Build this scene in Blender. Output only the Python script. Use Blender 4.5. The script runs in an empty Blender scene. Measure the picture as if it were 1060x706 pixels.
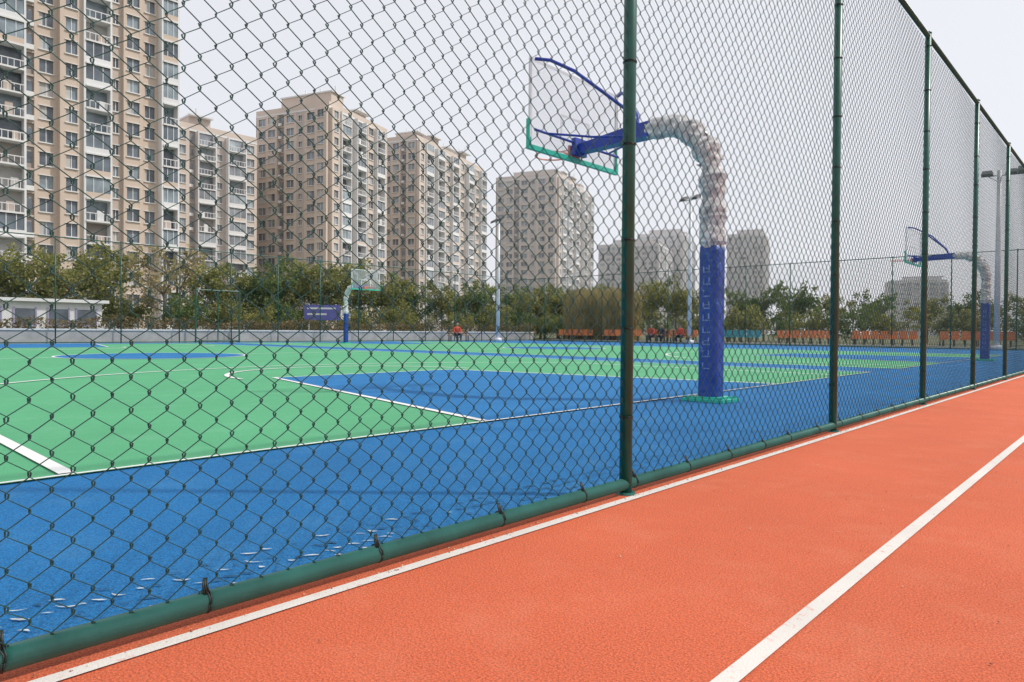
import bpy, math, random
from mathutils import Vector, Matrix, Quaternion
random.seed(7)
scene = bpy.context.scene
COL = scene.collection

# ------------------------------------------------------------------ materials
def new_mat(name):
    m = bpy.data.materials.new(name); m.use_nodes = True
    nt = m.node_tree; b = nt.nodes['Principled BSDF']
    return m, nt, b
def c4(c): return (c[0], c[1], c[2], 1)
def mixcol(nt, fac, a, b, blend='MIX'):
    m = nt.nodes.new('ShaderNodeMix'); m.data_type = 'RGBA'; m.blend_type = blend
    for inp, v in ((m.inputs[0], fac), (m.inputs[6], a), (m.inputs[7], b)):
        if isinstance(v, bpy.types.NodeSocket): nt.links.new(v, inp)
        else: inp.default_value = v if not isinstance(v, tuple) else (c4(v) if len(v) == 3 else v)
    return m.outputs[2]
def ramp(nt, src, p0, p1, c0=(0,0,0,1), c1=(1,1,1,1)):
    r = nt.nodes.new('ShaderNodeValToRGB')
    r.color_ramp.elements[0].position = p0; r.color_ramp.elements[1].position = p1
    r.color_ramp.elements[0].color = c0; r.color_ramp.elements[1].color = c1
    nt.links.new(src, r.inputs[0]); return r.outputs[0]
def noise(nt, scale, detail=4, rough=0.55, vec=None):
    n = nt.nodes.new('ShaderNodeTexNoise'); n.inputs['Scale'].default_value = scale
    n.inputs['Detail'].default_value = detail; n.inputs['Roughness'].default_value = rough
    if vec is None:
        g = nt.nodes.new('ShaderNodeNewGeometry'); vec = g.outputs['Position']
    nt.links.new(vec, n.inputs['Vector']); return n.outputs[0]
def simple(name, col, rough=0.6, var=0.15, scale=3.0, metal=0.0, bump=0.0, bscale=60, spec=0.5):
    m, nt, b = new_mat(name)
    f = noise(nt, scale)
    fr = ramp(nt, f, 0.3, 0.7)
    lo = tuple(max(0, x*(1-var)) for x in col); hi = tuple(min(1, x*(1+var)) for x in col)
    nt.links.new(mixcol(nt, fr, lo, hi), b.inputs['Base Color'])
    b.inputs['Roughness'].default_value = rough; b.inputs['Metallic'].default_value = metal
    b.inputs['Specular IOR Level'].default_value = spec
    if bump > 0:
        bp = nt.nodes.new('ShaderNodeBump'); bp.inputs['Strength'].default_value = bump
        bp.inputs['Distance'].default_value = 0.01
        nt.links.new(noise(nt, bscale, 3), bp.inputs['Height']); nt.links.new(bp.outputs[0], b.inputs['Normal'])
    return m
def surface_mat(name, col, grain=350, gvar=0.35, patch=0.12, bump=0.6, stain=(0.5,0.5,0.5), stain_amt=0.15, rough=0.85, gran=0.35):
    m, nt, b = new_mat(name)
    lo = tuple(x*(1-gvar) for x in col); hi = tuple(min(1, x*(1+gvar*0.8)) for x in col)
    g = noise(nt, grain, 3, 0.65)
    base = mixcol(nt, ramp(nt, g, 0.36, 0.64), lo, hi)
    sp = ramp(nt, noise(nt, grain*1.3, 1, 0.5), 0.64, 0.72)
    base = mixcol(nt, sp, base, tuple(min(1,x*0.65+gran*0.3) for x in col))
    dk = ramp(nt, noise(nt, grain*0.9, 2, 0.5), 0.28, 0.36, (1,1,1,1), (0,0,0,1))
    base = mixcol(nt, dk, base, tuple(x*0.42 for x in col))
    p = ramp(nt, noise(nt, 0.7, 6, 0.6), 0.3, 0.75)
    pd = mixcol(nt, p, (1-patch,)*3, (1+patch*0.6,)*3)
    base = mixcol(nt, 1.0, base, pd, 'MULTIPLY')
    s = ramp(nt, noise(nt, 2.6, 8, 0.7), 0.5, 0.8)
    sm = nt.nodes.new('ShaderNodeMath'); sm.operation = 'MULTIPLY'; sm.inputs[1].default_value = stain_amt
    nt.links.new(s, sm.inputs[0])
    base = mixcol(nt, sm.outputs[0], base, stain)
    nt.links.new(base, b.inputs['Base Color'])
    b.inputs['Roughness'].default_value = rough; b.inputs['Specular IOR Level'].default_value = 0.3
    bp = nt.nodes.new('ShaderNodeBump'); bp.inputs['Strength'].default_value = bump; bp.inputs['Distance'].default_value = 0.005
    nt.links.new(g, bp.inputs['Height']); nt.links.new(bp.outputs[0], b.inputs['Normal'])
    return m
def paint_mat(name, under, col=(0.72,0.72,0.7), wear=0.5):
    m, nt, b = new_mat(name)
    w = ramp(nt, noise(nt, 28, 8, 0.75), wear+0.08, wear+0.2)
    w2 = ramp(nt, noise(nt, 3, 3), 0.3, 0.8)
    c = mixcol(nt, w2, tuple(x*0.85 for x in col), col)
    nt.links.new(mixcol(nt, w, c, under), b.inputs['Base Color'])
    b.inputs['Roughness'].default_value = 0.8
    bp = nt.nodes.new('ShaderNodeBump'); bp.inputs['Strength'].default_value = .6; bp.inputs['Distance'].default_value = 0.004
    nt.links.new(noise(nt, 200, 3), bp.inputs['Height']); nt.links.new(bp.outputs[0], b.inputs['Normal'])
    return m

ORANGE=(0.66,0.142,0.062); BLUE=(0.010,0.165,0.42); GREEN=(0.09,0.37,0.185)
M_track = surface_mat('track_rubber', ORANGE, 170, 0.34, 0.12, 1.0, (0.74,0.30,0.18), 0.32)
M_blue = surface_mat('court_blue', BLUE, 150, 0.34, 0.16, 0.9, (0.08,0.26,0.46), 0.4)
M_green = surface_mat('court_green', GREEN, 150, 0.22, 0.10, 0.6, (0.2,0.46,0.3), 0.35)
M_lineT = paint_mat('line_on_track', ORANGE, (0.74,0.70,0.65), 0.50)
M_lineG = paint_mat('line_on_court', (0.2,0.42,0.36), (0.80,0.81,0.80), 0.60)
M_fence = simple('fence_green_paint', (0.008,0.088,0.066), 0.35, 0.25, 8)
M_rail = simple('fence_rail_paint', (0.022,0.135,0.11), 0.35, 0.25, 5, bump=0.15, bscale=30)
M_wire = simple('fence_wire_pvc', (0.008,0.06,0.053), 0.4, 0.2, 5)
M_tie = simple('tie_wire', (0.01,0.02,0.017), 0.5)
M_conc = simple('concrete', (0.46,0.46,0.46), 0.85, 0.18, 1.5, bump=0.3)
M_white = simple('white_paint', (0.75,0.76,0.77), 0.5, 0.06, 2)
M_pole = simple('galvanised_pole', (0.68,0.70,0.72), 0.45, 0.1, 2, metal=0.1)
M_dark = simple('dark_metal', (0.05,0.055,0.06), 0.5, 0.2)
M_hblue = simple('hoop_blue_paint', (0.012,0.045,0.34), 0.35, 0.2, 4)
M_hgreen = simple('backboard_padding', (0.02,0.45,0.33), 0.45, 0.1, 6)
M_rim = simple('rim_paint', (0.75,0.26,0.18), 0.4, 0.1)
M_earth = surface_mat('ground_grass', (0.13,0.14,0.07), 6, 0.4, 0.3, 0.3, (0.24,0.2,0.13), 0.5)

M_pad, nt, b = new_mat('pole_padding')
s = ramp(nt, noise(nt, 9, 6, 0.7), 0.62, 0.68)
nt.links.new(mixcol(nt, s, mixcol(nt, ramp(nt, noise(nt, 3), .3, .7), (0.006,0.042,0.25), (0.012,0.065,0.36)), (0.10,0.2,0.5)), b.inputs['Base Color'])
b.inputs['Roughness'].default_value = 0.42
bp = nt.nodes.new('ShaderNodeBump'); bp.inputs['Strength'].default_value=0.7; bp.inputs['Distance'].default_value=0.04
nt.links.new(noise(nt, 7, 4), bp.inputs['Height']); nt.links.new(bp.outputs[0], b.inputs['Normal'])
M_wrap, nt, b = new_mat('plastic_wrap')
n1 = ramp(nt, noise(nt, 16, 8, 0.75), .33, .55)
nt.links.new(mixcol(nt, n1, (0.42,0.44,0.48), (0.88,0.88,0.87)), b.inputs['Base Color'])
b.inputs['Roughness'].default_value=0.28
bp = nt.nodes.new('ShaderNodeBump'); bp.inputs['Strength'].default_value=0.8; bp.inputs['Distance'].default_value=0.03
nt.links.new(n1, bp.inputs['Height']); nt.links.new(bp.outputs[0], b.inputs['Normal'])
M_board, nt, b = new_mat('backboard_glass')
tr = nt.nodes.new('ShaderNodeBsdfTransparent'); mx = nt.nodes.new('ShaderNodeMixShader')
b.inputs['Base Color'].default_value=(0.55,0.6,0.64,1); b.inputs['Roughness'].default_value=0.12
mx.inputs[0].default_value=0.2
nt.links.new(tr.outputs[0], mx.inputs[1]); nt.links.new(b.outputs[0], mx.inputs[2])
nt.links.new(mx.outputs[0], nt.nodes['Material Output'].inputs['Surface'])

def leaf_mat(name, c0, c1, c2):
    m, nt, b = new_mat(name)
    g = nt.nodes.new('ShaderNodeNewGeometry')
    r = nt.nodes.new('ShaderNodeValToRGB'); r.color_ramp.elements[0].color=c4(c0); r.color_ramp.elements[1].color=c4(c2)
    e = r.color_ramp.elements.new(0.5); e.color=c4(c1)
    nt.links.new(g.outputs['Random Per Island'], r.inputs[0])
    cl = mixcol(nt, ramp(nt, noise(nt, 0.7, 3), .35,.65), (0.65,0.68,0.62), (1.25,1.2,1.1))
    cc = mixcol(nt, 1.0, r.outputs[0], cl, 'MULTIPLY')
    nt.links.new(cc, b.inputs['Base Color'])
    b.inputs['Roughness'].default_value=0.6
    tl = nt.nodes.new('ShaderNodeBsdfTranslucent'); nt.links.new(cc, tl.inputs['Color'])
    mx = nt.nodes.new('ShaderNodeMixShader'); mx.inputs[0].default_value=.4
    nt.links.new(b.outputs[0], mx.inputs[1]); nt.links.new(tl.outputs[0], mx.inputs[2])
    nt.links.new(mx.outputs[0], nt.nodes['Material Output'].inputs['Surface'])
    return m
M_leafA = leaf_mat('leaves_olive', (0.16,0.17,0.045), (0.26,0.27,0.08), (0.38,0.36,0.14))
M_leafB = leaf_mat('leaves_green', (0.09,0.14,0.04), (0.15,0.21,0.065), (0.25,0.29,0.10))
M_leafC = leaf_mat('leaves_dry', (0.28,0.22,0.10), (0.40,0.33,0.16), (0.50,0.43,0.24))
M_hedge = leaf_mat('hedge_leaves', (0.15,0.12,0.06), (0.22,0.17,0.09), (0.28,0.22,0.13))
M_bark = simple('bark', (0.16,0.13,0.10), 0.9, 0.3, 6)

# ------------------------------------------------------------------ mesh builder
class MB:
    def __init__(s): s.v=[]; s.f=[]; s.m=[]
    def quad(s, a,b,c,d, mi=0):
        i=len(s.v); s.v += [a,b,c,d]; s.f.append((i,i+1,i+2,i+3)); s.m.append(mi)
    def box(s, x0,x1,y0,y1,z0,z1, mi=0):
        if x0>x1:x0,x1=x1,x0
        if y0>y1:y0,y1=y1,y0
        i=len(s.v)
        s.v += [(x0,y0,z0),(x1,y0,z0),(x1,y1,z0),(x0,y1,z0),(x0,y0,z1),(x1,y0,z1),(x1,y1,z1),(x0,y1,z1)]
        for f in ((0,3,2,1),(4,5,6,7),(0,1,5,4),(1,2,6,5),(2,3,7,6),(3,0,4,7)):
            s.f.append(tuple(i+k for k in f)); s.m.append(mi)
    def tube(s, pts, rad, n=8, mi=0, cap=True, jitter=0):
        pts=[Vector(p) for p in pts]
        if not hasattr(rad,'__len__'): rad=[rad]*len(pts)
        t=(pts[1]-pts[0]).normalized()
        up=Vector((0,0,1)) if abs(t.z)<0.9 else Vector((1,0,0))
        nn=t.cross(up).normalized(); base=len(s.v)
        for k,p in enumerate(pts):
            if k==0: tt=t
            elif k==len(pts)-1: tt=(pts[k]-pts[k-1]).normalized()
            else: tt=((pts[k]-pts[k-1]).normalized()+(pts[k+1]-pts[k]).normalized()).normalized()
            nn=(nn-tt*nn.dot(tt)).normalized(); bb=tt.cross(nn)
            for j in range(n):
                a=2*math.pi*j/n; r=rad[k]*(1+random.uniform(-jitter,jitter))
                s.v.append(tuple(p+nn*(math.cos(a)*r)+bb*(math.sin(a)*r)))
        for k in range(len(pts)-1):
            for j in range(n):
                a=base+k*n+j; b2=base+k*n+(j+1)%n
                s.f.append((a,b2,b2+n,a+n)); s.m.append(mi)
        if cap:
            s.f.append(tuple(base+j for j in reversed(range(n)))); s.m.append(mi)
            e=base+(len(pts)-1)*n; s.f.append(tuple(e+j for j in range(n))); s.m.append(mi)
    def mesh(s, name, mats, smooth=False):
        me=bpy.data.meshes.new(name); me.from_pydata(s.v,[],s.f)
        for m in mats: me.materials.append(m)
        me.polygons.foreach_set('material_index', s.m)
        if smooth: me.polygons.foreach_set('use_smooth',[True]*len(s.f))
        me.update(); return me
    def obj(s, name, mats, parent=None, smooth=False):
        return add(name, s.mesh(name, mats, smooth), parent)
def add(name, data, parent=None, loc=(0,0,0), rot=0, scale=None):
    o=bpy.data.objects.new(name, data); COL.objects.link(o); o.location=loc; o.rotation_euler=(0,0,rot)
    if scale: o.scale=scale
    if parent: o.parent=parent
    return o
def empty(name, loc=(0,0,0), rot=0):
    o=bpy.data.objects.new(name,None); COL.objects.link(o); o.location=loc; o.rotation_euler=(0,0,rot); o.empty_display_size=0.2
    return o
def sheet(name, x0,x1,y0,y1,z, mat, parent=None):
    m=MB(); m.quad((x0,y0,z),(x1,y0,z),(x1,y1,z),(x0,y1,z)); return m.obj(name,[mat],parent)

# ------------------------------------------------------------------ grounds
sheet('ground', -1500,1500,-1500,1500, -0.012, M_earth)
YC=6.93; BX=-2.2; FX=-33.8; XE=-35.8; YE=42.0
sheet('running_track', -0.045,12,-60,160, 0.0, M_track)
sheet('court_surface', XE,-0.045,-30,YE, -0.004, M_blue)
court=empty('basketball_court_markings')
def strip(m, pts, w, z, closed=False):
    n=len(pts)
    L=[];R=[]
    for i,p in enumerate(pts):
        a=pts[(i-1)%n] if (i>0 or closed) else p
        b=pts[(i+1)%n] if (i<n-1 or closed) else p
        d=Vector((b[0]-a[0],b[1]-a[1])); d.normalize(); nn=Vector((-d.y,d.x))*w/2
        L.append((p[0]+nn.x,p[1]+nn.y,z)); R.append((p[0]-nn.x,p[1]-nn.y,z))
    for i in range(n if closed else n-1):
        j=(i+1)%n; m.quad(R[i],R[j],L[j],L[i])
def make_court(yc):
    hw=7.5; x0,x1=FX,BX
    sheet('green_area', x0,x1,yc-hw,yc+hw,0.0,M_green,court)
    m=MB()
    for xb,sg in ((x1,-1),(x0,1)):
        a=[(xb,yc-3,0.004),(xb,yc+3,0.004),(xb+sg*5.8,yc+1.8,0.004),(xb+sg*5.8,yc-1.8,0.004)]
        if sg>0: m.quad(*reversed(a)) 
        else: m.quad(*a)
    o=m.obj('key_area',[M_blue],court)
    cx=(x0+x1)/2; m=MB(); n=48
    for k in range(n): m.v.append((cx+2.3*math.cos(2*math.pi*k/n), yc+2.3*math.sin(2*math.pi*k/n),0.004))
    m.f.append(tuple(range(n))); m.m.append(0); m.obj('centre_circle_fill',[M_blue],court)
    m=MB(); w=0.072; z=0.008
    strip(m,[(x0,yc-hw),(x1,yc-hw),(x1,yc+hw),(x0,yc+hw)],w,z,True)
    strip(m,[(cx,yc-hw+.03),(cx,yc-2.33)],w,z+.0005); strip(m,[(cx,yc+2.33),(cx,yc+hw-.03)],w,z+.0005)
    strip(m,[(cx+2.3*math.cos(2*math.pi*k/n), yc+2.3*math.sin(2*math.pi*k/n)) for k in range(n)],w,z,True)
    for xb,sg in ((x1,-1),(x0,1)):
        m2=[(xb+sg*.03,yc-3),(xb+sg*5.8,yc-1.8),(xb+sg*5.8,yc+1.8),(xb+sg*.03,yc+3)]
        strip(m,m2,w,z+.0006)
        strip(m,[(xb+sg*(5.83+2.3*math.sin(t*math.pi/24)), yc-2.3*math.cos(t*math.pi/24)) for t in range(0,25)],w,z+.0012)
        rx=xb+sg*1.575; R=7.3; hwid=5.95; a0=math.asin(hwid/R)
        pts=[(xb+sg*.03,yc-hwid)]
        pts+=[(rx+sg*R*math.cos(t), yc+R*math.sin(t)) for t in [(-a0+2*a0*k/40) for k in range(41)]]
        pts+=[(xb+sg*.03,yc+hwid)]
        strip(m,pts,w,z+.0018)
    m.obj('white_lines',[M_lineG],court)
for yc in (YC-17, YC, YC+17): make_court(yc)

tl=empty('track_lane_lines')
sheet('edge_line',0.052,0.094,-60,160,0.004,M_lineT,tl)
for k in range(7): sheet('lane_line',1.078+1.22*k,1.122+1.22*k,-60,160,0.004,M_lineT,tl)

M_dash = simple('dash_pale',(0.50,0.56,0.58),0.8,0.25,60)
M_dashd = simple('dash_dark',(0.012,0.07,0.15),0.9,0.3,30)
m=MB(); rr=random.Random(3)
for row in range(5):  # rows of short tapered dashes beside the fence, pale at first, darker along y
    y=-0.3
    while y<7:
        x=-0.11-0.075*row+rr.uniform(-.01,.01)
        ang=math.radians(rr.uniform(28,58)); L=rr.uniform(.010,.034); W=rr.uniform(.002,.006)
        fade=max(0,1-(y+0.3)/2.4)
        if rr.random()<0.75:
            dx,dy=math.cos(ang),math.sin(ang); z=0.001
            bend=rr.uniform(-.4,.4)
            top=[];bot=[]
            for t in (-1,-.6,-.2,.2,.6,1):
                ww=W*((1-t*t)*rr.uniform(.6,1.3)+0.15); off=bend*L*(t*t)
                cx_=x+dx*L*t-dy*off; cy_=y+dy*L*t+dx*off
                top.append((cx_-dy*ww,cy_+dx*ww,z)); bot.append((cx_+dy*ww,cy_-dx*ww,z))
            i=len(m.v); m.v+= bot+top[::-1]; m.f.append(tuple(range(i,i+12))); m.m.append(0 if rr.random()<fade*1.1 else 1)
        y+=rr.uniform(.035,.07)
m.obj('fence_foot_dashes',[M_dash,M_dashd])
m=MB()
for k in range(900):
    y=rr.uniform(-.6,9); x=rr.uniform(.03,.075) if rr.random()<.6 else rr.uniform(.0,2.6); s_=rr.uniform(.0015,.004); z=.0045+s_*.4
    a=rr.uniform(0,6.28); i=len(m.v)
    for q in range(4): m.v.append((x+s_*math.cos(a+q*1.57)*rr.uniform(.6,1.3),y+s_*math.sin(a+q*1.57)*rr.uniform(.6,1.3),.0045))
    m.v.append((x,y,z+s_*.5))
    for q in range(4): m.f.append((i+q,i+(q+1)%4,i+4)); m.m.append(int(k%3==0))
m.obj('grit',[simple('grit_dark',(0.25,0.1,0.06),.9),simple('grit_pale',(0.6,0.5,0.42),.9)])

# ------------------------------------------------------------------ chain link fences
FH=3.87; SP=2.8
def link_panel():
    m=MB(); cw=0.04; ch=0.0397; z0=0.07; K=int((FH-0.03-z0)/ch); r=0.0020; n=4
    nx=int(round(SP/cw)); ov=0.0022; hk=0.0045; dp=0.0028
    prof=[(math.cos(math.pi/4+j*math.pi/2),math.sin(math.pi/4+j*math.pi/2)) for j in range(n)]
    for i in range(nx):
        base=len(m.v); cnt=0
        ph=random.uniform(-.0015,.0015)
        for k in range(K+1):
            side=(k+i)%2
            x=(i+side)*cw+(ov if side else -ov)+random.uniform(-.001,.001)+ph; z=z0+k*ch+random.uniform(-.0013,.0013)
            bulge=.006*math.sin(x*2.2+z*1.3)
            for s2 in (-1,1):
                yo = dp*s2*(1 if side else -1)+bulge
                for (a,b) in prof: m.v.append((a*r+ yo, x+b*r*1.15, z+s2*hk))
                cnt+=1
        for q in range(cnt-1):
            for j in range(n):
                a=base+q*n+j; b2=base+q*n+(j+1)%n
                m.f.append((a,b2,b2+n,a+n)); m.m.append(0)
    return m.mesh('chain_link_panel',[M_wire],True)
PANEL=link_panel()
def fence(name, loc, rot, npan, H, ties=True, postr=0.029, botr=0.027):
    e=empty(name,loc,rot); L=npan*SP
    m=MB()
    for k in range(npan+1):
        y=k*SP
        m.tube([(0.0,y,-0.01),(0.0,y,H+0.03)],postr,14)
        m.tube([(0,y,H+0.03),(0,y,H+0.045),(0,y,H+0.055)],[postr*1.15,postr*1.0,postr*.4],14)
    m.obj('posts',[M_fence],e,True)
    m=MB()
    m.tube([(0,-.0,H),(0,L,H)],0.024,12)
    m.obj('top_rail',[M_fence],e,True)
    m=MB(); m.tube([(0,-.0,0.045),(0,L,0.045)],botr,20)
    m.obj('bottom_rail',[M_rail],e,True)
    for k in range(npan):
        add('chain_link', PANEL, e, (0,k*SP,0), 0, (1,1,H/FH))
    if ties:
        m=MB(); rr=random.Random(1)
        def ring(c,axis,r,w=0.004,n=12):
            pts=[]
            for j in range(n+1):
                a=2*math.pi*j/n
                if axis=='z': pts.append((c[0]+r*math.cos(a),c[1]+r*math.sin(a),c[2]+rr.uniform(-.002,.002)))
                else: pts.append((c[0]+r*math.cos(a),c[1]+rr.uniform(-.003,.003),c[2]+r*math.sin(a)))
            m.tube(pts,w*.5,5)
        for k in range(min(npan,8)+1):
            z=0.35
            while z<H:
                ring((0,k*SP,z),'z',postr+.002); ring((0,k*SP,z+.006),'z',postr+.002)
                m.tube([(0.0,k*SP-postr,z),(0.0,k*SP-postr-.03,z+.012)],.002,5)
                z+=0.42+rr.uniform(-.05,.05)
        y=0.12
        while y<min(L,8*SP):
            ring((0,y,0.047),'y',botr+.002); ring((0,y+.005,0.047),'y',botr+.002)
            for q in range(3):
                m.tube([(.012,y-.006+q*.006,.045+botr-.004),(.002,y-.006+q*.005,.05+botr+.012),(-.006,y+q*.003,.05+botr+.028)],.003,5)
            y+=0.47+rr.uniform(-.08,.08)
        m.obj('tie_wires',[M_tie],e,True)
        m=MB()
        for k in range(npan+1): m.tube([(0,k*SP,-.002),(0,k*SP,.010)],[.048,.044],16)
        m.obj('base_plates',[M_rail],e)
    return e
fence('chain_link_fence',(0,2.64-SP*3,0),0,28,FH)
FH2=5.0
fence('chain_link_fence',(XE,-8,0),0,18,FH2,ties=False)
fence('chain_link_fence',(-0.3,YE,0),math.radians(90),13,FH2,ties=False)

# ------------------------------------------------------------------ basketball hoops
def hoop(loc, rot):
    """local: pole at origin, arm towards -X"""
    e=empty('basketball_hoop',loc,rot)
    m=MB(); m.box(-.24,.24,-.2,.2,0.0,0.03); m.box(-.17,.17,-.16,.16,0.03,0.05)
    for a in (-.2,.2):
        for b2 in (-.16,.16): m.tube([(a,b2,.03),(a,b2,.055)],.02,6)
    m.obj('base_plate',[M_hgreen],e)
    m=MB(); rr=random.Random(4)
    n=20; zs=[0.05+i*(1.68-.05)/24 for i in range(25)]
    for z in zs:
        for j in range(n):
            a=2*math.pi*j/n; ca,sa=math.cos(a),math.sin(a)
            r=0.112/ (abs(ca)**5+abs(sa)**5)**(1/5)
            r*=1+rr.uniform(-.012,.012)
            m.v.append((r*ca,r*sa,z))
    for k in range(len(zs)-1):
        for j in range(n):
            a=k*n+j; b2=k*n+(j+1)%n; m.f.append((a,b2,b2+n,a+n)); m.m.append(0)
    m.f.append(tuple((len(zs)-1)*n+j for j in range(n))); m.m.append(0)
    m.obj('pole_padding',[M_pad],e,True)
    m=MB()
    for k in range(9):
        z=.35+k*.13
        for (a0,a1,b0,b1) in ((-.045,.045,0,.012),(-.045,-.03,.014,.07),(.02,.035,.02,.08),(-.028,.018,.04,.05))[:2+(k%3)]:
            m.box(a0,a1,-.1185,-.1165,z+b0,z+b1)
    m.obj('padding_lettering',[simple('faded_print',(0.16,0.26,0.55),.6,.4,30)],e)
    m=MB(); pts=[(0,0,1.66),(0,0,1.76),(0,0,1.9)]; rad=[.12,.145,.12]
    for i in range(4): pts.append((0,0,2.0+.1*i)); rad.append(.115+random.uniform(-.015,.03))
    cx,cz,R=-.62,2.36,.60
    for i in range(1,15):
        t=math.radians(82*i/14); pts.append((cx+R*math.cos(t)+.02,0,cz+R*math.sin(t)+ .14*math.sin(t))); rad.append(.12+random.uniform(-.02,.035))
    pts.append((-.72,0,3.10)); rad.append(.12); pts.append((-.82,0,3.10)); rad.append(.10)
    P=[];Q=[]
    for i in range(len(pts)-1):
        for k in range(3):
            t=k/3; P.append(tuple(Vector(pts[i]).lerp(Vector(pts[i+1]),t))); Q.append((rad[i]*(1-t)+rad[i+1]*t)*(1+random.uniform(-.05,.05)))
    P.append(pts[-1]); Q.append(rad[-1])
    m.tube(P,Q,22,0,True,0.06)
    for k in range(30):
        i=random.randrange(3,len(P)-3); p=Vector(P[i]); a=random.uniform(0,6.28)
        d=Vector((math.cos(a)*.7,math.sin(a),random.uniform(-.4,.8))).normalized()
        s2=Vector((random.uniform(-1,1),random.uniform(-1,1),random.uniform(-1,1))).normalized()*.05
        b0=p+d*Q[i]*.9; m.quad(tuple(b0-s2),tuple(b0+s2),tuple(b0+s2*.6+d*.05+Vector((0,0,-.03))),tuple(b0-s2*.5+d*.045),0)
    m.obj('wrapped_pole',[M_wrap],e,False)
    m=MB()
    def sec(x,zc,h,w): return [(x,-w,zc-h),(x,w,zc-h),(x,w,zc+h),(x,-w,zc+h)]
    secs=[sec(-.78,3.10,.085,.09),sec(-1.1,3.09,.08,.085),sec(-1.80,3.05,.055,.07)]
    for s_ in secs: m.v+=s_
    for k in range(2):
        for j in range(4):
            a=k*4+j; b2=k*4+(j+1)%4; m.f.append((a,a+4,b2+4,b2)); m.m.append(0)
    m.f.append((0,1,2,3)); m.m.append(0); m.f.append((11,10,9,8)); m.m.append(0)
    m.box(-1.86,-1.80,-.12,.12,2.97,3.18)
    zb,zt=2.93,3.98
    m.tube([(-1.83,-.86,3.12),(-1.83,.86,3.12)],.017,8)
    for sg in (-1,1):
        m.tube([(-1.84,sg*.86,zt-.03),(-1.70,sg*.74,zt-.05),(-1.50,sg*.54,zt-.17),(-1.25,sg*.28,zt-.42),(-1.02,sg*.08,3.33),(-.95,0,3.18)],.021,8)
        m.tube([(-1.0,sg*.08,3.05),(-1.4,sg*.3,3.07),(-1.82,sg*.62,3.12)],.014,8)
    m.obj('arm_and_frame',[M_hblue],e)
    m=MB(); m.box(-1.895,-1.880,-.9,.9,zb,zt); m.obj('backboard',[M_board],e)
    m=MB(); t=.03
    for (y0,y1,z0,z1) in ((-.9,.9,zt-t,zt),(-.9,-.9+t,zb+.12,zt-t),(.9-t,.9,zb+.12,zt-t),(-.3,.3,3.42,3.45),(-.3,-.27,3.10,3.42),(.27,.3,3.10,3.42)):
        m.box(-1.899,-1.896,y0,y1,z0,z1)
    for sg in (-1,1): m.box(-1.879,-1.860,sg*.9-.012,sg*.9+.012,zb+.1,zt)
    m.obj('board_lines',[M_white],e)
    m=MB(); m.box(-1.915,-1.865,-.92,.92,zb-.035,zb+.02)
    for sg in (-1,1): m.box(-1.915,-1.865,sg*.90-.02,sg*.90+.02,zb+.02,zb+.32)
    m.obj('edge_padding',[M_hgreen],e)
    m=MB(); rc=-1.90-.15-.225; n=32
    m.tube([(rc+.225*math.cos(2*math.pi*k/n),.225*math.sin(2*math.pi*k/n),3.05) for k in range(n+1)],.010,8)
    m.tube([(-1.9,-.07,3.05),(rc+.2,-.09,3.05)],.009,6); m.tube([(-1.9,.07,3.05),(rc+.2,.09,3.05)],.009,6)
    m.tube([(-1.9,-.05,2.95),(rc+.22,-.04,3.045)],.008,6); m.tube([(-1.9,.05,2.95),(rc+.22,.04,3.045)],.008,6)
    m.box(-1.93,-1.90,-.11,.11,2.95,3.10)
    m.obj('rim',[M_rim],e)
    return e
hoop((-1.75,YC,0),0)
hoop((-1.75,YC+17,0),0)
hoop((-31.0,21.5,0),math.pi)

# ------------------------------------------------------------------ flood-light posts
def light_post(loc, H, rot):
    e=empty('floodlight_post',loc,rot)
    m=MB(); m.tube([(0,0,0),(0,0,H*.5),(0,0,H)],[.14,.12,.09],14); m.box(-.22,.22,-.22,.22,0,.25)
    m.tube([(-.55,0,H-.25),(.55,0,H-.25)],.03,8); m.tube([(0,0,H-.6),(.45,0,H-.27)],.02,6)
    m.obj('pole',[M_pole],e,True)
    m=MB()
    for x in (-.5,.5):
        i=len(m.v); 
        m.v+=[(x-.26,-.1,H-.12),(x+.26,-.1,H-.12),(x+.26,.32,H-.34),(x-.26,.32,H-.34),(x-.2,-.12,H+.06),(x+.2,-.12,H+.06),(x+.2,.3,H-.18),(x-.2,.3,H-.18)]
        for f in ((0,3,2,1),(4,5,6,7),(0,1,5,4),(1,2,6,5),(2,3,7,6),(3,0,4,7)): m.f.append(tuple(i+k for k in f)); m.m.append(0)
    m.obj('floodlights',[M_dark],e)
light_post((-33.1,35.8,0),9.0,math.radians(160))
light_post((-20.6,41.2,0),9.8,math.radians(170))
light_post((-3.8,41.2,0),8.9,math.radians(190))
light_post((-1.2,31.5,0),7.0,math.radians(190))

# ------------------------------------------------------------------ low wall, gate, sign, kiosk
m=MB(); m.box(XE-.55,XE-.3,-20,YE+1.2,-.01,.62); m.box(XE-.6,XE-.25,-20,YE+1.2,.62,.70,1)
m.obj('concrete_wall',[M_conc,M_white])
e=empty('fence_gate',(XE+.12,15.2,0))
m=MB()
for y in (0,2.4): m.tube([(0,y,0),(0,y,2.9)],.045,10)
for z in (.1,2.85): m.tube([(0,0,z),(0,2.4,z)],.03,8)
m.tube([(0,1.2,.1),(0,1.2,2.85)],.03,8); m.obj('gate_frame',[M_fence],e)
e=empty('notice_sign',(-39.8,25.4,0),math.radians(-40))
m=MB(); 
for y in (-.9,.9): m.tube([(0,y,0),(0,y,2.5)],.05,8)
m.obj('legs',[M_pole],e); m=MB(); m.box(.05,.1,-1.2,1.2,1.4,2.45); m.obj('panel',[simple('sign_blue',(0.13,0.13,0.42),.5,.1)],e)
m=MB()
for z in (2.15,1.75): m.box(.102,.106,-1.0,.9 if z>2 else .3,z,z+.12)
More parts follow.
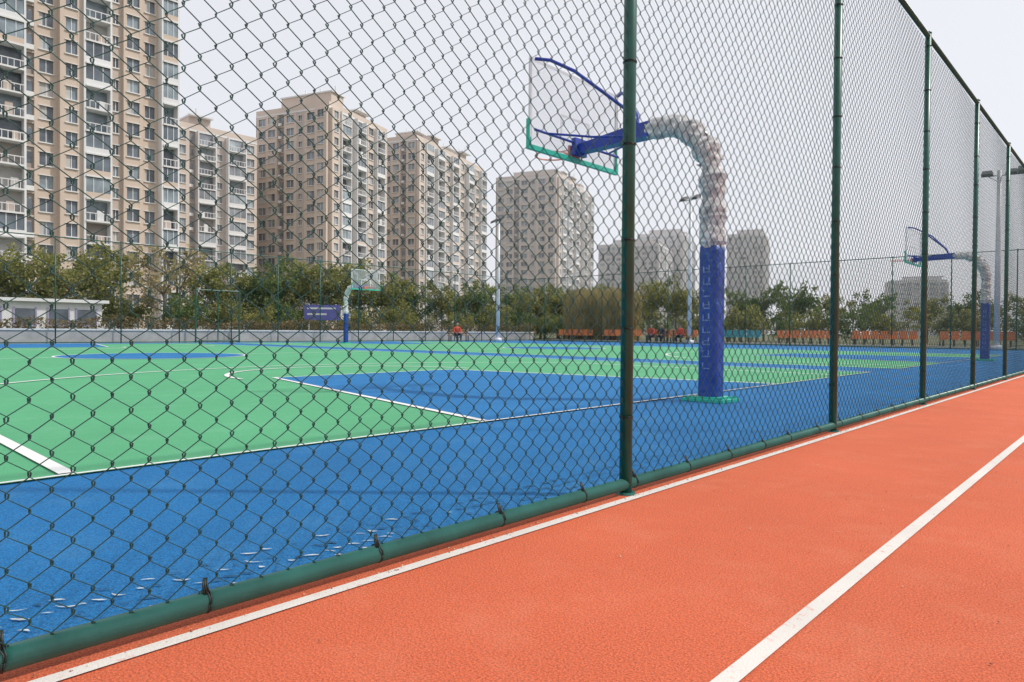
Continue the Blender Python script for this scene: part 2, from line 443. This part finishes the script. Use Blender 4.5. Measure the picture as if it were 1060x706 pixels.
m.obj('lettering',[M_white],e)
M_glassd=simple('window_glass_near',(0.12,0.14,0.17),.15,.3,2)
e=empty('white_kiosk',(-44,6.6,0),0)
m=MB(); m.box(-3,0,0,6.5,0,2.2); m.box(-3.3,.3,-.3,6.8,2.2,2.38)
m.obj('walls',[M_white],e)
m=MB()
for y in (.6,2.2,3.8,5.2): m.box(.003,.03,y,y+.95,.9,1.8)
m.obj('windows',[M_glassd],e)
m=MB()
for y in (.6,2.2,3.8,5.2): m.box(.003,.06,y-.08,y-.0,.82,1.88); m.box(.003,.06,y+.95,y+1.03,.82,1.88); m.box(.003,.09,y,y+.95,.8,.88)
m.obj('window_frames',[simple('frame_purple',(0.35,0.33,0.48),.5)],e)

M_seat=simple('seat_orange',(0.66,0.24,0.09),.5,.15,1.2); M_teal=simple('seat_teal',(0.08,0.34,0.40),.5,.1)
e=empty('spectator_seating',(0,0,0))
m=MB(); m.box(-34,-2,YE+1.0,YE+1.9,0,.12); m.obj('step',[M_conc],e)
ms=MB(); x=-33.7; k=0; y=YE+1.4; z=.12
while x<-2.4:
    mi=1 if (k//9)%4==3 else 0
    if (k%9) not in (7,8):
        ms.box(x,x+.42,y-.2,y+.2,z+.34,z+.40,mi); ms.box(x,x+.42,y+.2,y+.25,z+.36,z+.82,mi); ms.box(x+.17,x+.25,y-.05,y+.05,z,z+.34,2)
    x+=.5; k+=1
ms.obj('seats',[M_seat,M_teal,M_dark],e)

M_skin=simple('skin',(0.48,0.28,0.2),.5,.05); M_hair=simple('hair',(0.015,0.012,0.01),.5); M_pants=simple('trousers',(0.02,0.025,0.04),.8)
M_wood=simple('bench_wood',(0.3,0.17,0.08),.6)
def bench(loc,rot):
    e=empty('park_bench',loc,rot); m=MB()
    for k in range(4): m.box(-.8,.8,-.2+.11*k,-.11+.11*k,.41,.45)
    for k in range(3): m.box(-.8,.8,.245,.275,.52+.13*k,.61+.13*k)
    m.obj('seat_and_backrest',[M_wood],e); m=MB()
    for x in (-.65,.65): m.box(x-.03,x+.03,-.18,-.12,0,.41); m.box(x-.03,x+.03,.20,.245,0,.9)
    m.obj('legs',[M_dark],e)
def skinned(name, verts, edges, rads, mat, parent, root=0):
    me=bpy.data.meshes.new(name); me.from_pydata(verts,edges,[]); o=add(name,me,parent)
    sk=o.modifiers.new('Skin','SKIN'); 
    for i,r in enumerate(rads):
        me.skin_vertices[0].data[i].radius=(r,r) if not hasattr(r,'__len__') else r
    me.skin_vertices[0].data[root].use_root=True
    ss=o.modifiers.new('Sub','SUBSURF'); ss.levels=1; ss.render_levels=2
    me.materials.append(mat); return o
def sitter(loc,rot,jacket):
    e=empty('seated_person',loc,rot)
    V=[(0,0,.55),(0,-.02,.75),(0,-.06,.98),(0,-.08,1.08),(-.19,-.06,.98),(-.26,-.12,.75),(-.17,-.32,.62),(.19,-.06,.98),(.26,-.12,.75),(.17,-.32,.62)]
    skinned('jacket',V,[(0,1),(1,2),(2,3),(2,4),(4,5),(5,6),(2,7),(7,8),(8,9)],[(.15,.12),(.15,.11),(.14,.1),.06,.065,.055,.042,.065,.055,.042],jacket,e)
    V=[(0,0,.53),(-.1,-.05,.53),(-.14,-.45,.52),(-.14,-.42,.12),(.1,-.05,.53),(.14,-.45,.52),(.15,-.40,.12)]
    skinned('trousers',V,[(0,1),(1,2),(2,3),(0,4),(4,5),(5,6)],[.13,.1,.075,.05,.1,.075,.05],M_pants,e)
    V=[(-.14,-.42,.12),(-.14,-.42,.05),(-.14,-.58,.035)]
    skinned('shoe_l',V,[(0,1),(1,2)],[.045,.045,.035],M_dark,e); skinned('shoe_r',[(-x,y,z) for x,y,z in V],[(0,1),(1,2)],[.045,.045,.035],M_dark,e)
    skinned('neck_and_head',[(0,-.08,1.08),(0,-.09,1.15),(0,-.10,1.22),(0,-.10,1.31)],[(0,1),(1,2),(2,3)],[.05,.052,.085,.08],M_skin,e)
    skinned('hair',[(0,-.07,1.24),(0,-.07,1.33),(0,-.1,1.36)],[(0,1),(1,2)],[.075,.088,.07],M_hair,e)
    for sx in (-1,1):
        skinned('hand',[(sx*.17,-.32,.62),(sx*.15,-.38,.60),(sx*.13,-.43,.60)],[(0,1),(1,2)],[.03,.035,.02],M_skin,e)
J1=simple('jacket_red',(0.5,0.07,0.04),.7); J2=simple('jacket_black',(0.03,0.03,0.04),.7)
bench((-23.0,41.1,0),0); bench((-21.2,41.1,0),0)
sitter((-23.4,41.1,-.02),0,J1); sitter((-22.6,41.1,-.02),0,J2); sitter((-21.2,41.1,-.02),.2,J1)
bench((-33.6,32.4,0),math.radians(70)); sitter((-33.6,32.2,-.02),math.radians(70),J1)

# ------------------------------------------------------------------ apartment towers
def lerp(a,b,t): return tuple(a[i]*(1-t)+b[i]*t for i in range(3))
HZ=(0.68,0.68,0.71)  # aerial haze painted in: building colours blend toward this pale tone
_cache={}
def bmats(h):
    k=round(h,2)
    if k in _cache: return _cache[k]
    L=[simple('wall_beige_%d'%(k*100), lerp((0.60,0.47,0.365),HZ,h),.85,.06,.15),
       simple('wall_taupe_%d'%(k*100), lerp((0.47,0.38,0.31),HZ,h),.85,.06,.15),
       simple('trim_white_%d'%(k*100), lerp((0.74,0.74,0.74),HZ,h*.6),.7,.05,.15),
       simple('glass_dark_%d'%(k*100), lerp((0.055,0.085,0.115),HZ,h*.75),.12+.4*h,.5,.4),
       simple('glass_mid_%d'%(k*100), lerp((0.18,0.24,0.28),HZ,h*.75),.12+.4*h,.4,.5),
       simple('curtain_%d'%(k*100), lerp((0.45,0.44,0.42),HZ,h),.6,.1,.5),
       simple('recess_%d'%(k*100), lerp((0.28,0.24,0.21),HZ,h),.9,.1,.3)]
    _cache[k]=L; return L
def tower(loc, rot, wl, wr, floors, fh, haze, seed, patL, patR):
    e=empty('apartment_building',loc,math.radians(rot)); rr=random.Random(seed)
    mats=bmats(haze); H=floors*fh
    W=MB(); G=MB(); B=MB(); R=MB()
    W.box(-wl+.3,-.3,.3,wr-.3,0,H-.01,6)
    W.box(-wl,-wl+.295,0,wr,0,H,0); W.box(-wl+.297,-.003,wr-.29,wr,0,H,0)
    def facade(T, length, pat):
        def bx(mb,u0,u1,d0,d1,z0,z1,mi):
            a=T(u0,d0); b=T(u1,d1); mb.box(a[0],b[0],a[1],b[1],z0,z1,mi)
        tot=sum(w for _,w in pat); sc=length/tot; u=0
        for bi,(ty,w) in enumerate(pat):
            w*=sc; u0,u1=u,u+w; u+=w
            if ty in 'WCwT':
                out = {'W':0,'C':.9,'w':0,'T':.5}[ty]; wall={'W':0,'C':0,'w':1,'T':0}[ty]
                ww={'W':.58,'C':.5,'w':.4,'T':.66}[ty]*w
                c=(u0+u1)/2; a,b=c-ww/2,c+ww/2
                bx(W,u0,a,-.3+.003,out,0,H,wall); bx(W,b,u1,-.3+.003,out,0,H,wall)
                wh = 1.65 if ty!='w' else 1.3
                for f in range(floors):
                    z=f*fh; 
                    bx(W,a,b,-.297,out-.02,z,z+.8,wall)
                    bx(W,a,b,-.297,out-.02,z+.8+wh,z+fh,wall)
                    gm=rr.choices((3,4,5),(6,3,1))[0]
                    bx(G,a,b,-.29,out-.2,z+.8,z+.8+wh,gm)
                    if rr.random()<.25: bx(G,a,a+(b-a)*rr.uniform(.2,.5),out-.195,out-.185,z+.8,z+.8+wh,5)
                    bx(B,a-.1,b+.1,out,out+.14,z+.66,z+.8,2)
                    bx(B,a-.1,b+.1,out,out+.10,z+.8+wh,z+.88+wh,2)
                    bx(B,c-.04,c+.04,out-.2,out-.14,z+.8,z+.8+wh,2)
                    if rr.random()<.45:
                        s0=b+.12
                        if s0+.7<u1: bx(B,s0,s0+.7,out+.003,out+.38,z+.3,z+.85,2)
            elif ty=='B':
                bx(W,u0,u0+.22,-.297,1.35,0,H,2); bx(W,u1-.22,u1,-.297,1.35,0,H,2)
                for f in range(floors):
                    z=f*fh
                    bx(W,u0+.22,u1-.22,-.297,1.5,z-.0,z+.22,2)
                    bx(G,u0+.22,u1-.22,-.29,-.12,z+.22,z+fh,rr.choices((3,4,5,6),(6,2,1,2))[0])
                    if rr.random()<.45:
                        bx(G,u0+.22,u1-.22,1.2,1.28,z+.9,z+fh-.1,rr.choice((3,4)))
                        bx(B,u0+.22,u1-.22,1.29,1.36,z+.22,z+.95,rr.choice((2,2,0)))
                        for q in (1/3,2/3): bx(B,u0+w*q-.04,u0+w*q+.04,1.285,1.33,z+.95,z+fh,2)
                    else:
                        bx(B,u0+.22,u1-.22,1.36,1.42,z+1.1,z+1.2,2)
                        n=max(3,int(w/.55))
                        for q in range(1,n): bx(B,u0+w*q/n-.035,u0+w*q/n+.035,1.37,1.41,z+.22,z+1.1,2)
                        if rr.random()<.6: 
                            p=u0+.5+rr.random()*max(.1,w-1.8); bx(B,p,p+.8,.5,.8,z+.23,z+rr.uniform(1.2,1.9),rr.choice((5,2,1)))
            elif ty=='R':
                for f in range(floors):
                    z=f*fh; bx(W,u0,u1,-.297,-.05,z,z+.25,1)
                    bx(G,u0+w*.2,u1-w*.2,-.29,-.22,z+1.0,z+2.3,3)
                    if rr.random()<.7: bx(B,u0+.2,u0+1.0,-.04,.35,z+.3,z+.9,2)
    facade(lambda u,d:(-wl+u,-d), wl, patL)
    facade(lambda u,d:(d,u), wr, patR)
    W.box(-wl-.05,.05,-.05,wr+.05,H,H+.35,2)
    for (a,b,c,d) in ((-wl,0,-.0,.25),(-wl,0,wr-.25,wr),(-wl,-wl+.25,.26,wr-.26),(-.25,0,.26,wr-.26)):
        R.box(a,b,c,d,H+.36,H+1.5,0)
    y=2.5; k=0
    while y<wr-5:
        hh=rr.uniform(2.6,4.6); ww=rr.uniform(4,6)
        R.box(-wl*.75,-1.2-rr.random()*2,y,y+ww,H+.36,H+hh,0)
        R.box(-wl*.75-.2,-1.0,y-.2,y+ww+.2,H+hh,H+hh+.3,2)
        for q in range(3): R.box(-1.0-wl*.2*q-.1,-1.0-wl*.2*q+.1,y+ww*.2,y+ww*.2+.2,H+hh+.3,H+hh+1.5,2)
        y+=ww+rr.uniform(3,6); k+=1
    for mb,nm in ((W,'walls'),(G,'windows'),(B,'balconies_and_trim'),(R,'roof_structures')): mb.obj(nm,mats,e)
    return e
P1=[('W',3),('B',3.2),('w',2.0),('T',2.8),('B',3.4),('R',1.2),('W',2.8),('C',2.8),('B',3.6),('w',1.8),('T',2.6),('W',2.4),('B',2.6)]
P2=[('W',3.0),('T',2.6),('R',1.4),('W',3.0),('w',2.0),('W',3.0),('C',2.8)]
P3=[('C',2.8),('B',3.6),('w',2),('B',3.6),('R',1.4),('T',2.8),('B',3.4),('W',2.6)]
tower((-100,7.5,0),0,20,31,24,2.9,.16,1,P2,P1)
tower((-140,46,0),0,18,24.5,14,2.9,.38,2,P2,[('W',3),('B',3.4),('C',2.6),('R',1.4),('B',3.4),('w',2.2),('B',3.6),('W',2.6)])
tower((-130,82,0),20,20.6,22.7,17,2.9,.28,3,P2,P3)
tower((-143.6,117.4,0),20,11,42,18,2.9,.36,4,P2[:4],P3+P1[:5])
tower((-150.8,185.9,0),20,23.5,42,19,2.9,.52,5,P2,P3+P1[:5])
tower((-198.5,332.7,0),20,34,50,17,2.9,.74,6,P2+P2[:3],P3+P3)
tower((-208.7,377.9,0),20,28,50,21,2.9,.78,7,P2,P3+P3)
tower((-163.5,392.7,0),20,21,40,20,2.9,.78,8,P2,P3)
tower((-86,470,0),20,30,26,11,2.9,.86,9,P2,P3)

# ------------------------------------------------------------------ vegetation
def tree_mesh(name, H, R, leaf, nleaf, size, seed, trunk_h=.3):
    rr=random.Random(seed); m=MB()
    th=H*trunk_h
    m.tube([(0,0,0),(rr.uniform(-.1,.1),rr.uniform(-.1,.1),th),(rr.uniform(-.2,.2),rr.uniform(-.2,.2),H*.8)],[H*.022,H*.016,H*.004],7,0)
    clumps=[]
    nb=rr.randint(10,14)
    for k in range(nb):
        a=rr.uniform(0,6.28); z0=th+rr.random()*(H*.45); L=R*rr.uniform(.5,1.0)*(1-.45*(z0-th)/(H*.6))
        p0=Vector((0,0,z0)); p1=Vector((math.cos(a)*L,math.sin(a)*L,min(H*.93,z0+L*rr.uniform(.35,1.0))))
        mid=p0.lerp(p1,.5)+Vector((rr.uniform(-.15,.15),rr.uniform(-.15,.15),-.1*L*.5))
        m.tube([p0,mid,p1],[H*.009,H*.006,H*.002],5,0)
        clumps.append((p1,R*rr.uniform(.24,.42))); clumps.append((mid,R*rr.uniform(.2,.34)))
        for q in range(3):
            p2=p1+Vector((rr.uniform(-1,1),rr.uniform(-1,1),rr.uniform(-.3,1.1)))*R*.4
            m.tube([mid,p2],[H*.004,H*.0015],4,0); clumps.append((p2,R*rr.uniform(.13,.26)))
    clumps.append((Vector((0,0,H*.86)),R*.32))
    for k in range(nleaf):
        c,r=rr.choice(clumps)
        d=Vector((rr.gauss(0,1),rr.gauss(0,1),rr.gauss(0,.8))); d=d.normalized()*r*rr.random()**.45
        p=c+d; s=size*rr.uniform(.5,1.3)
        a=Vector((rr.uniform(-1,1),rr.uniform(-1,1),rr.uniform(-1,1))).normalized()*s
        b=a.cross(Vector((rr.uniform(-1,1),rr.uniform(-1,1),rr.uniform(-1,1)))).normalized()*s*.6
        m.quad(tuple(p-a),tuple(p+b),tuple(p+a),tuple(p-b),1)
    return m.mesh(name,[M_bark,leaf])
TA=[tree_mesh('tree_olive_a',6.4,2.5,M_leafA,3300,.125,1,.2), tree_mesh('tree_olive_b',5.6,2.3,M_leafA,3000,.125,2,.18),
    tree_mesh('tree_green_a',5.9,2.2,M_leafB,3000,.125,3,.2), tree_mesh('tree_dry_a',6.0,2.2,M_leafC,1100,.11,4,.25),
    tree_mesh('tree_bush',3.2,2.2,M_leafB,2600,.11,5,.06), tree_mesh('tree_olive_bush',3.6,2.3,M_leafA,2700,.11,6,.06)]
rr=random.Random(11)
e=empty('distant_tree_row')
y=-25
while y<70:
    sc=rr.uniform(.85,1.15)*(1.05 if y<20 else .9)
    add('tree',rr.choice([TA[0],TA[0],TA[1],TA[1],TA[2],TA[2],TA[3]]),e,(-47+rr.uniform(-3,3),y,0),rr.uniform(0,6.28),(sc,)*3)
    add('tree',rr.choice([TA[4],TA[5],TA[5]]),e,(-43.5+rr.uniform(-1.5,1.5) - (5 if 4<y<15 else 0),y+1,0),rr.uniform(0,6.28),(rr.uniform(.55,.9),)*3)
    y+=rr.uniform(1.6,2.6)
x=-50
while x<20:
    far=(x+50)/70
    add('tree',rr.choice([TA[0],TA[1],TA[2],TA[2]]),e,(x,56+rr.uniform(-3,3)+far*14,0),rr.uniform(0,6.28),(rr.uniform(.75,1.05)*(1-.35*far),)*3)
    add('tree',rr.choice([TA[4],TA[4],TA[5]]),e,(x+1,50+rr.uniform(-1.5,1.5),0),rr.uniform(0,6.28),(rr.uniform(.55,.8),)*3)
    x+=rr.uniform(1.8,2.8)
m=MB(); rr=random.Random(21)
for k in range(22000):
    y=rr.uniform(-20,46); x=-38.6+rr.uniform(-.55,.55); z=rr.random()**.7*(1.25+.12*math.sin(y*1.7)+.1*math.sin(y*.6))
    p=Vector((x,y,z)); s=rr.uniform(.04,.1)
    a=Vector((rr.uniform(-1,1),rr.uniform(-1,1),rr.uniform(-1,1))).normalized()*s
    b=a.cross(Vector((rr.uniform(-1,1),rr.uniform(-1,1),rr.uniform(-1,1)))).normalized()*s*.6
    m.quad(tuple(p-a),tuple(p+b),tuple(p+a),tuple(p-b),0)
m.obj('clipped_hedge',[M_hedge])
m=MB()
for k in range(1900):
    x=rr.uniform(-33.5,-27.5); y=44.9+rr.uniform(-1,1.4); h=rr.uniform(1.6,4.4)
    dx,dy=rr.uniform(-.6,.6),rr.uniform(-.4,.4); w=.02
    p=[Vector((x,y,0)),Vector((x+dx*.3,y+dy*.3,h*.6)),Vector((x+dx,y+dy,h)),Vector((x+dx*1.7,y+dy*1.7,h*.85))]
    for i in range(3):
        m.quad(tuple(p[i]-Vector((w,0,0))),tuple(p[i]+Vector((w,0,0))),tuple(p[i+1]+Vector((w*.7,0,0))),tuple(p[i+1]-Vector((w*.7,0,0))),0)
m.obj('dry_reed_clump',[M_leafC])

# ------------------------------------------------------------------ light
SUN=Vector((.731*math.cos(math.radians(50)),.682*math.cos(math.radians(50)),math.sin(math.radians(50))))
sd=bpy.data.lights.new('sun','SUN'); sd.energy=2.6; sd.angle=math.radians(1.5); sd.color=(1,.95,.87)
so=bpy.data.objects.new('sun',sd); COL.objects.link(so); so.rotation_euler=(-SUN).to_track_quat('-Z','Y').to_euler(); so.location=(10,10,30)
w=bpy.data.worlds.new('World'); scene.world=w; w.use_nodes=True; nt=w.node_tree
bg=nt.nodes['Background']; sky=nt.nodes.new('ShaderNodeTexSky'); sky.sky_type='NISHITA'; sky.sun_disc=False
sky.sun_elevation=math.radians(50); sky.sun_rotation=math.radians(47); sky.dust_density=4; sky.air_density=1.0
hs=nt.nodes.new('ShaderNodeHueSaturation'); hs.inputs['Saturation'].default_value=.5; nt.links.new(sky.outputs[0],hs.inputs['Color'])
mc=mixcol(nt,.78,hs.outputs[0],(7.75,7.8,8.3)); nt.links.new(mc,bg.inputs['Color']); bg.inputs['Strength'].default_value=.124

# ------------------------------------------------------------------ camera
cd=bpy.data.cameras.new('camera'); co=bpy.data.objects.new('camera',cd); COL.objects.link(co)
cd.sensor_width=36; cd.lens=24.0; cd.clip_start=.05; cd.clip_end=4000
R=Matrix.Rotation(math.radians(43.03),4,'Z')@Matrix.Rotation(math.radians(90-.81),4,'X')@Matrix.Rotation(math.radians(.46),4,'Z')
co.matrix_world=Matrix.Translation((1.745,0,.74))@R
scene.camera=co
scene.view_settings.view_transform='Standard'; scene.view_settings.look='None'; scene.view_settings.exposure=0
